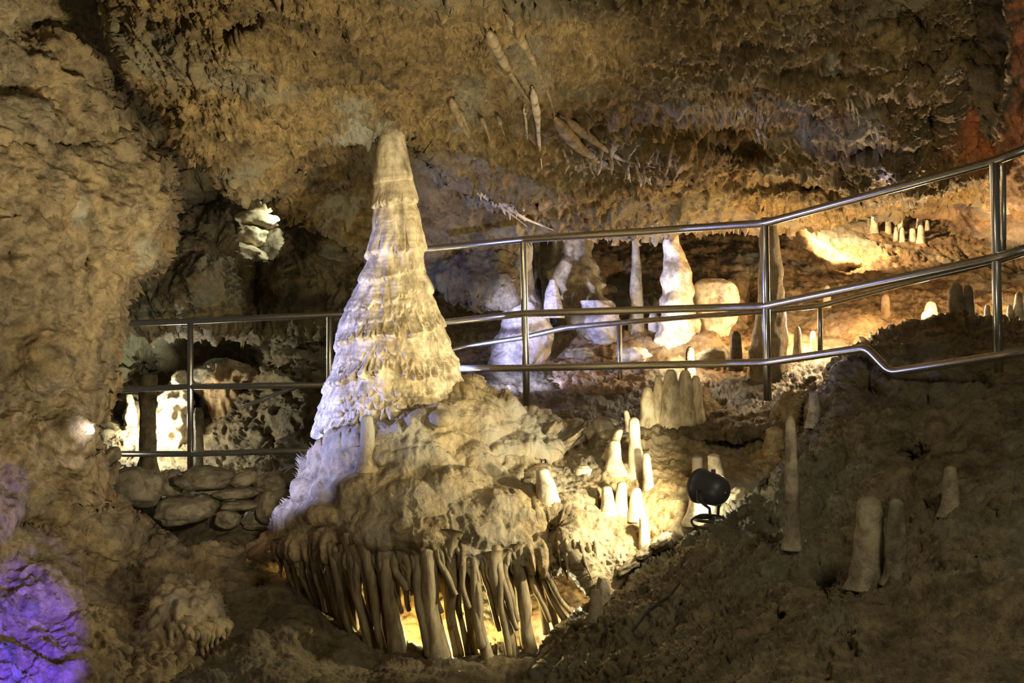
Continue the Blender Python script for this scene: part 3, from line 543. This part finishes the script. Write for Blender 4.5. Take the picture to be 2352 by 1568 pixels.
spike(1428, 1106, 1165, 26, 'bright stalagmite directly right of the bright pointed one on the shelf front')
spike(1462, 1120, 1175, 28, 'rounded bright stub on the shelf front, third from its left')
spike(1340, 1068, 1075, 30, 'low white boss on the broken crust of the shelf')
spike(1482, 1185, 1285, 26, 'isolated cream stalagmite at the foot of the shelf near the dark slope', lean=-4)
spike(1602, 1046, 1115, 26, 'orange-tan stalagmite up left of the black spotlight', mat='mound')
spike(1648, 1042, 1120, 34, 'brilliant white stalagmite directly above the black spotlight', lean=-10)
spike(1598, 1128, 1185, 34, 'brightly lit stalagmite behind the left side of the black spotlight')
spike(1632, 1140, 1195, 30, 'glaring lit stub behind the bracket of the black spotlight')
spike(1255, 938, 968, 28, 'small cream egg-shaped stalagmite beside the foot of the first railing post', dY=.4)
spike(845, 952, 1062, 32, 'lone grey-tan stalagmite in front of the lowest ledge of the giant one', fd=fdms, mat='mound', lean=-2)
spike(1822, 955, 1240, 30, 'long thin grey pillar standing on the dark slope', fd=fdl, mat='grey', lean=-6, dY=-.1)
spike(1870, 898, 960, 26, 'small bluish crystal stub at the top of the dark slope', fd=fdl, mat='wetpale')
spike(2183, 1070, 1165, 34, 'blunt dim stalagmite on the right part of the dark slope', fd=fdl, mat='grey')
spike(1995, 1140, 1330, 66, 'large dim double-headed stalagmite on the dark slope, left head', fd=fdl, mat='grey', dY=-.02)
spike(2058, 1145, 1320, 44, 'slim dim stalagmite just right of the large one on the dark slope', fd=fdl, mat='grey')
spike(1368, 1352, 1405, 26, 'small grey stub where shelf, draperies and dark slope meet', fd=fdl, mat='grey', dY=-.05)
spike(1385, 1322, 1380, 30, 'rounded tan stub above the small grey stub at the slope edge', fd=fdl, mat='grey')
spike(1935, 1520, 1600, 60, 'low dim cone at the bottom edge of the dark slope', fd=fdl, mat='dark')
spike(1780, 980, 1120, 60, 'broad ochre flowstone pillar at the shelf end left of the thin grey pillar', mat='mound')

# stalactites under the shelf lip and on the ceiling
def stalactite(pts, w0, label, mat='mound', group=None, name='stalactite', w1=2):
    P = smoothpath([W(*p) for p in pts], 34); n = len(P); t = np.linspace(0, 1, n); Ym = pts[0][2]
    r = (w0+(w1-w0)*t**.8)/2*Ym/F*np.clip(.15+t/.12, 0, 1)*(1+.12*np.sin(t*17+pts[0][0])); V, Fc = tube(P, r, 14, True)
    c = np.repeat(P, 14, 0); V[:n*14] = c+(V[:n*14]-c)*(1+.25*fbm(sc(V[:n*14], (18, 18, 7)), 3))[:, None]
    o = bake(name, (V, Fc), M[mat]); tag(o, label, 'stalactite', group); return o
lip = 'short stalactites under the front lip of the shelf'
for i, (a, b, c, d, w_) in enumerate([(1245, 1240, 1255, 1290, 12), (1262, 1245, 1272, 1320, 14), (1282, 1240, 1288, 1300, 12), (1300, 1235, 1306, 1332, 15), (1318, 1238, 1322, 1300, 12), (1332, 1240, 1362, 1335, 14), (1350, 1245, 1385, 1340, 13), (1366, 1240, 1372, 1290, 11)]):
    Y = fds(a, b); stalactite([(a, b, Y), (a+(c-a)*.3, (b+d)/2, Y), (c, d, Y+.02)], w_, 'short tan stalactite hanging from the front lip of the shelf', 'drape', lip)
for pts, w_, lab, mt in [([(1222, 200, 8.2), (1235, 270, 8.8), (1238, 330, 8.8), (1245, 388, 8.8)], 26, 'longest ceiling stalactite, blue-white, hanging right of the giant stalagmite tip', 'pale'),
        ([(1205, 240, 8.7), (1209, 290, 8.7), (1212, 320, 8.7)], 12, 'thin stalactite just left of the longest blue-white one', 'pale'),
        ([(1035, 225, 8.6), (1060, 290, 8.7), (1100, 345, 8.7)], 26, 'slanting tan stalactite hanging between giant tip and longest stalactite', 'mound'),
        ([(1055, 250, 8.6), (1075, 300, 8.7), (1094, 338, 8.7)], 16, 'thin slanting stalactite touching the slanting tan one', 'mound'),
        ([(1105, 270, 8.7), (1118, 300, 8.7), (1128, 332, 8.7)], 14, 'small stalactite right of the slanting tan pair', 'mound'),
        ([(1142, 265, 8.7), (1155, 300, 8.7), (1164, 325, 8.7)], 12, 'tiny stalactite midway between the slanting pair and the longest one', 'mound'),
        ([(1120, 70, 7.2), (1150, 130, 7.5), (1185, 190, 7.9), (1235, 260, 8.5)], 40, 'long flowstone rib running down the ceiling towards the longest stalactite', 'mound'),
        ([(1160, 30, 6.9), (1215, 120, 7.4), (1262, 220, 8.2), (1275, 270, 8.6)], 30, 'curved flowstone rib on the ceiling, right of the long rib', 'mound'),
        ([(1272, 268, 8.7), (1330, 340, 9.0), (1400, 385, 9.2), (1450, 400, 9.3)], 40, 'orange banded ribbon of flowstone slanting along the ceiling', 'mound'),
        ([(1285, 265, 8.7), (1360, 320, 9.0), (1420, 365, 9.2), (1505, 385, 9.3)], 30, 'upper ribbon of glittering flowstone above the orange banded one', 'mound'),
        ([(1080, 410, 9.3), (1110, 450, 9.5), (1160, 480, 9.6), (1210, 520, 9.7)], 16, 'white crystal ribbon slanting down above the top rail', 'pale'),
        ([(1140, 455, 9.5), (1200, 500, 9.6), (1270, 528, 9.8)], 14, 'white crystal ribbon ending just above the first railing post', 'pale')]:
    pts = [(x, y, min(scu(x, y), scl(x, y)) if y < 400 else scl(x, y)) for x, y, _ in pts]
    stalactite(pts, w_, lab, mt)
fr = 'small glittering crystals hanging along the ceiling ribbons'
for i in range(90):
    g = i % 3
    if g == 0: t = random.random(); x = 1290+t*210; y = 330+t*60+random.uniform(-24, 30); Y = scu(x, y)+.01
    elif g == 1: t = random.random(); x = 1085+t*180; y = 415+t*105+random.uniform(-8, 12); Y = scl(x, y)+.01
    else: t = random.random(); x = 1700+t*140 if i % 2 else 1940+t*80; y = 300+t*25+random.uniform(-6, 10) if i % 2 else 220+t*90+random.uniform(-12, 12); Y = scu(x, y)+.01
    L_ = random.uniform(10, 30); stalactite([(x-5, y-8, Y+.03), (x, y+L_*.5, Y), (x+random.uniform(-3, 8), y+L_, Y)], random.uniform(7, 15), 'tiny white crystal stalactite on the glittering ceiling ribbons', 'pale', fr)
fr2 = 'row of pale drips along the ceiling edge above the top rail'
for i in range(26):
    x = 1290+i*17+random.uniform(-5, 5); y = 520+random.uniform(-4, 6); L_ = random.uniform(10, 24); stalactite([(x, y-8, 10.3), (x, y+L_*.4, 10.3), (x, y+L_*.8, 10.3)], random.uniform(7, 12), 'small pale drip on the ceiling edge just above the top rail', 'pale', fr2)

# ------------------------------------------------------------------ dry-stone wall under the left railing and loose rocks
def boulder(x, y, w_, h_, Y, label, mat='grey', seed=0, dep=.8, tilt=0., group=None, amp=.16):
    nu, nv = 44, 28; u_ = np.linspace(0, 2*math.pi, nu, endpoint=False); v_ = np.linspace(-math.pi/2, math.pi/2, nv)
    Uu, Vv = np.meshgrid(u_, v_, indexing='ij'); d = np.stack([np.cos(Vv)*np.cos(Uu), np.cos(Vv)*np.sin(Uu), np.sin(Vv)], -1).reshape(-1, 3)
    d = np.sign(d)*np.abs(d)**.86; r = 1+amp*fbm(d*1.3+seed*7.7, 2)*1.6+.05*fbm(d*4+seed, 3); q = d*r[:, None]*[w_/2*Y/F, w_/2*Y/F*dep, h_/2*Y/F]
    ct, s_ = math.cos(tilt), math.sin(tilt); q = np.c_[q[:, 0]*ct-q[:, 2]*s_, q[:, 1], q[:, 0]*s_+q[:, 2]*ct]+W(x, y, Y)
    i, j = np.meshgrid(np.arange(nu), np.arange(nv-1), indexing='ij'); i = i.ravel(); j = j.ravel(); i2 = (i+1) % nu
    o = mesh_obj('boulder', q, np.c_[i*nv+j, i2*nv+j, i2*nv+j+1, i*nv+j+1], M[mat]); tag(o, label, 'rock', group); return o
ds = 'stones of the dry wall under the left railing'
for k, (x, y, w_, h_, t, lab) in enumerate([(315, 1118, 125, 98, 0, 'biggest rounded boulder at the left end of the dry-stone wall'), (470, 1098, 150, 56, .05, 'broad grey capstone under the left railing post'), (428, 1170, 150, 70, .12, 'long pointed stone, lowest left of the dry-stone wall'),
        (560, 1100, 70, 38, .3, 'small capstone right of the broad capstone'), (545, 1132, 112, 28, .05, 'upper one of two thin flat stones in the dry wall'), (553, 1160, 96, 26, 0, 'lower one of two thin flat stones in the dry wall'), (523, 1192, 62, 44, -.1, 'small yellowish stone at the bottom of the dry wall'),
        (622, 1108, 80, 50, .1, 'dark stone near the top right of the dry wall'), (632, 1158, 100, 86, .3, 'large slanting grey slab at the right end of the dry wall'), (675, 1095, 60, 44, .2, 'white-crusted stone touching the mound at the dry wall end'), (250, 1150, 90, 60, -.3, 'dim stone half behind the left wall at the dry wall end'),
        (480, 1135, 70, 50, 0, 'recessed dark stone in the middle of the dry wall'), (590, 1195, 70, 44, 0, 'recessed dark stone at the bottom right of the dry wall'), (395, 1110, 60, 70, 0, 'recessed dark stone right of the biggest rounded boulder')]):
    boulder(x, y, w_*.95, h_*.95, 10.15 if lab[:8] != 'recessed' else 10.35, lab, 'grey', k, .9, t, ds)
for k, (x, y, w_, h_, Y, lab) in enumerate([(228, 1027, 34, 22, 9.6, 'small stone lit blue-white right below the glaring lamp'), (262, 1042, 32, 34, 9.6, 'round stone beside the end of the lowest left rail'), (236, 1047, 30, 20, 9.6, 'flat pebble between the two stones below the glaring lamp'), (250, 1068, 60, 24, 9.8, 'dark flat stone under the pebbles left of the dry wall')]):
    boulder(x, y, w_, h_, Y, lab, 'grey', 30+k)
for k, (x, y, w_, h_, t, fd, dy, lab) in enumerate([(1270, 985, 50, 30, .6, fdms, .0, 'greenish oblong stone below the first railing post'), (1312, 1004, 90, 26, .6, fdms, -.02, 'slanting greenish stone right of the oblong one'), (1300, 955, 40, 24, 0, fdms, .1, 'small angular stone right of the egg-shaped stalagmite'),
        (1330, 812, 60, 26, 0, None, 10.5, 'flat grey stone on the path edge below the far handrail'), (1455, 815, 70, 34, 0, None, 10.4, 'pale lumpy stone at the foot of the slender dark column'), (1640, 820, 80, 44, .1, None, 10.3, 'grey rubble lump at the foot of the squat block'), (1385, 895, 40, 22, 0, None, 9.9, 'small pale stone on the dark path bank'),
        (612, 466, 74, 44, .1, None, 11.8, 'brilliant white rock in the window-like opening left of the giant stalagmite'), (592, 505, 92, 38, -.1, None, 11.8, 'white rock under the brilliant one in the opening'), (578, 542, 66, 46, 0, None, 11.7, 'greenish white stone in the middle of the opening'), (572, 582, 84, 36, -.4, None, 11.6, 'pale slanting stone at the bottom of the opening'),
        (626, 560, 62, 64, 0, None, 11.9, 'dim stone at the bottom right of the opening'), (1690, 1140, 60, 36, .4, fds, 0, 'pale rough stone directly right of the black spotlight'), (1520, 1240, 50, 22, .6, fds, 0, 'pale crumbly stone at the slope edge left of the spotlight'), (1445, 1300, 60, 24, .6, fds, 0, 'tan broken stone at the slope edge'), (1480, 1270, 46, 20, .6, fds, -.03, 'narrow stone between the isolated stalagmite and the slope')]):
    Y = fd(x, y)+dy if fd else dy
    boulder(x, y, w_, h_, Y, lab, 'pale' if 'hite' in lab or 'pale' in lab else 'grey', 50+k, .9, t, amp=.3)
# dark pillars of the passage
for (pr, Y, lab) in [([(860, 318, 362), (950, 322, 358), (1040, 320, 360), (1100, 310, 366)], 11.4, 'dark brown pillar standing before the bright passage'), ([(935, 448, 462), (950, 444, 468), (1040, 446, 466), (1090, 440, 470)], 11.5, 'knobbed tan pillar just right of the left railing post')]:
    column(pr, Y, lab, 'hall', 'cave_column', 'column')
# hanging drapery lump in the lower left
dl = empty('drapery_boss', W(420, 1560, 7.3)); tag(dl, 'rounded ochre flowstone boss fringed with drips in the lower left', 'flowstone')
bs = patch([(235, 1660), (262, 1490), (330, 1400), (345, 1345), (395, 1320), (450, 1322), (500, 1345), (528, 1400), (522, 1450), (470, 1490), (430, 1530), (400, 1660)],
           [(400, 1330, 7.75), (420, 1400, 7.45), (420, 1450, 7.4), (520, 1420, 7.6), (340, 1450, 7.4), (260, 1500, 7.3), (320, 1568, 7.0), (400, 1568, 7.1)],
           lambda P: d_flow(.45)(P)+np.clip((1.05-P[:, 2])*4, 0, 1)*.03*(np.abs(perlin(sc(P, (14, 14, 2))))*2-.4), 2.8, 26, .45, 8, .02)
bo = mesh_obj('boss', bs[0], bs[1], M['mound'], attr=bs[2]); adopt(dl, bo); fdb = bs[3]
for i in range(22):
    if i < 12: x = 395+i*11.5; y = 1450-abs(x-470)*.15+random.uniform(-14, 14); L_ = random.uniform(40, 90)
    else: x = 262+(i-12)*17; y = 1500+random.uniform(-10, 20); L_ = random.uniform(60, 130)
    Yd = float(fdb(x, y)[0])-.03; o = bake('drip', drape(x, y, x+L_*.05, y+L_, random.uniform(14, 24), 4, Yd, Yd+.03), M['mound']); adopt(dl, o)
# dark pillars of the passage
for (pr, Y, lab) in [([(860, 318, 362), (950, 322, 358), (1040, 320, 360), (1100, 310, 366)], 11.4, 'dark brown pillar standing before the bright passage'), ([(935, 448, 462), (950, 444, 468), (1040, 446, 466), (1090, 440, 470)], 11.5, 'knobbed tan pillar just right of the left railing post')]:
    column(pr, Y, lab, 'dark', 'cave_column', 'column')
for (pr, lab) in [([(905, 290, 304), (930, 285, 312), (980, 287, 315), (1035, 300, 318), (1060, 300, 318)], 'narrow white lit pillar left of the dark brown pillar'),
                  ([(850, 405, 425), (880, 385, 432), (915, 362, 440), (960, 360, 440), (1020, 362, 436), (1080, 372, 440), (1130, 380, 440)], 'brilliantly lit broken flowstone pillar left of the left railing post')]:
    column(pr, 12.05, lab, 'pale', 'cave_column', 'column', noise=.5, ring=.06, flute=.25)
sf = lathe([(822, 490, 520), (835, 462, 560), (850, 448, 590), (872, 440, 592), (886, 450, 560), (930, 480, 545), (990, 490, 520)], 12.1, 90, 100, .6, .3, 4, flute=.25)
tag(bake('flowstone_shelf', sf, M['hall']), 'orange-tan toothed flowstone shelf above the middle bar of the left railing', 'flowstone')

# ------------------------------------------------------------------ lamps
def disc_shell(center, axis, prof, seg=40):
    """lathe about an arbitrary axis; prof = (along, radius)"""
    ax = np.array(axis, float); ax /= np.linalg.norm(ax); s = np.cross(ax, [0, 0, 1.] if abs(ax[2]) < .9 else [1., 0, 0]); s /= np.linalg.norm(s); u_ = np.cross(s, ax); a = np.linspace(0, 2*math.pi, seg, endpoint=False)
    V = np.vstack([np.array(center)+ax*h+r*(np.cos(a)[:, None]*s+np.sin(a)[:, None]*u_) for h, r in prof]); Fc = []
    for k in range(len(prof)-1):
        for j in range(seg): Fc.append((k*seg+j, k*seg+(j+1) % seg, (k+1)*seg+(j+1) % seg, (k+1)*seg+j))
    return V, np.array(Fc)
YS = 7.5; c = W(1632, 1122, YS); ax = np.array([-.62, .74, .12]); ax /= np.linalg.norm(ax)
sp = empty('spotlight', W(1640, 1190, YS)); tag(sp, 'round black spotlight on a bracket at the edge of the dark slope', 'lamp')
r0 = 38*YS/F
head = bake('lamp_head', disc_shell(c, ax, [(-.105, .002), (-.10, r0*.45), (-.085, r0*.72), (-.05, r0*.95), (0, r0), (.06, r0*1.02), (.062, r0*1.08), (.085, r0*1.08), (.085, r0*.95), (.02, r0*.9)]), M['black'])
glass = bake('lens', disc_shell(c, ax, [(.045, r0*.93), (.05, .001)]), plain('lamp_lens', (.9, .85, .7), .1, 0, (1, .88, .6), 12)); glass['label'] = 'glowing round lens'
side = np.cross(ax, [0, 0, 1.]); side /= np.linalg.norm(side); b0 = W(1640, 1188, YS)
yk = []
for s in (-1, 1):
    yk.append(tube([c+side*s*r0*1.1+np.array([0, 0, .0]), c+side*s*r0*1.1-np.array([0, 0, r0*.6]), b0+side*s*.035+np.array([0, 0, .05]), b0+side*s*.03], .0085, 8))
yokes = [bake('bracket_arm', v, M['black']) for v in yk]
a = np.linspace(0, 2*math.pi, 60); ring = [b0+np.array([.10*math.cos(t), .10*math.sin(t), -.01]) for t in a]
base = bake('base_ring', tube(ring, .009, 8, False), M['black']); bar = bake('cross_bar', tube([b0-[.1, 0, .0], b0+[.1, 0, 0]], .010, 8), M['black'])
hub = bake('base_hub', (disc_shell(b0, (0, 0, 1), [(-.02, .001), (-.02, .03), (.015, .03), (.015, .001)], 20)), M['black'])
knob = bake('knob', disc_shell(c-ax*.02+np.array([0, 0, r0]), (0, 0, 1), [(-.01, .001), (-.01, .012), (.018, .012), (.018, .001)], 14), M['black'])
adopt(sp, head, glass, *yokes, base, bar, hub, knob)
light('spotlight_beam', 'SPOT', tuple(c+ax*.12), tuple(c+ax*.12+np.array([-1.0, .62, .05])), 100, (1, .88, .6), .04, 125, .5)
light('spotlight_spill', 'POINT', tuple(W(1625, 1150, 7.75)), None, 3.0, (1, .88, .6), .03)
cb = [W(1600, 1215, 7.5), W(1585, 1195, 7.45), W(1610, 1180, 7.45), W(1660, 1185, 7.4), W(1665, 1205, 7.35), W(1620, 1215, 7.35), W(1590, 1205, 7.35)]
tag(bake('cable', tube(smoothpath(cb, 60), .006, 8), M['cable']), 'loop of black cable lying around the foot of the spotlight', 'cable')
cc = [W(x, y, fdl(x, y)-.02) for x, y in [(1460, 1440), (1490, 1400), (1540, 1365), (1560, 1340)]]
tag(bake('cable', tube(smoothpath(cc, 30), .006, 8), M['cable']), 'dark cable running over the lower slope', 'cable')
# glaring lamp on the left wall
lc = W(205, 988, 8.08); la = empty('wall_lamp', lc); tag(la, 'small glaring white lamp beside the left wall', 'lamp')
adopt(la, bake('lamp_housing', disc_shell(lc, (.6, -.8, -.1), [(-.05, .001), (-.05, .018), (-.01, .026), (.01, .028), (.01, .02)], 24), M['black']), bake('led', disc_shell(lc, (.6, -.8, -.1), [(.030, .001), (.028, .012), (.018, .024), (.004, .028)], 24), M['led']))
light('wall_lamp_beam', 'SPOT', tuple(lc+np.array([.06, -.04, .03])), W(740, 930, 8.7), 290, (.30, .36, 1), .02, 74, .4)
light('wall_lamp_spill', 'POINT', tuple(lc+np.array([.06, -.10, .02])), None, 1.2, (.70, .74, 1), .02)
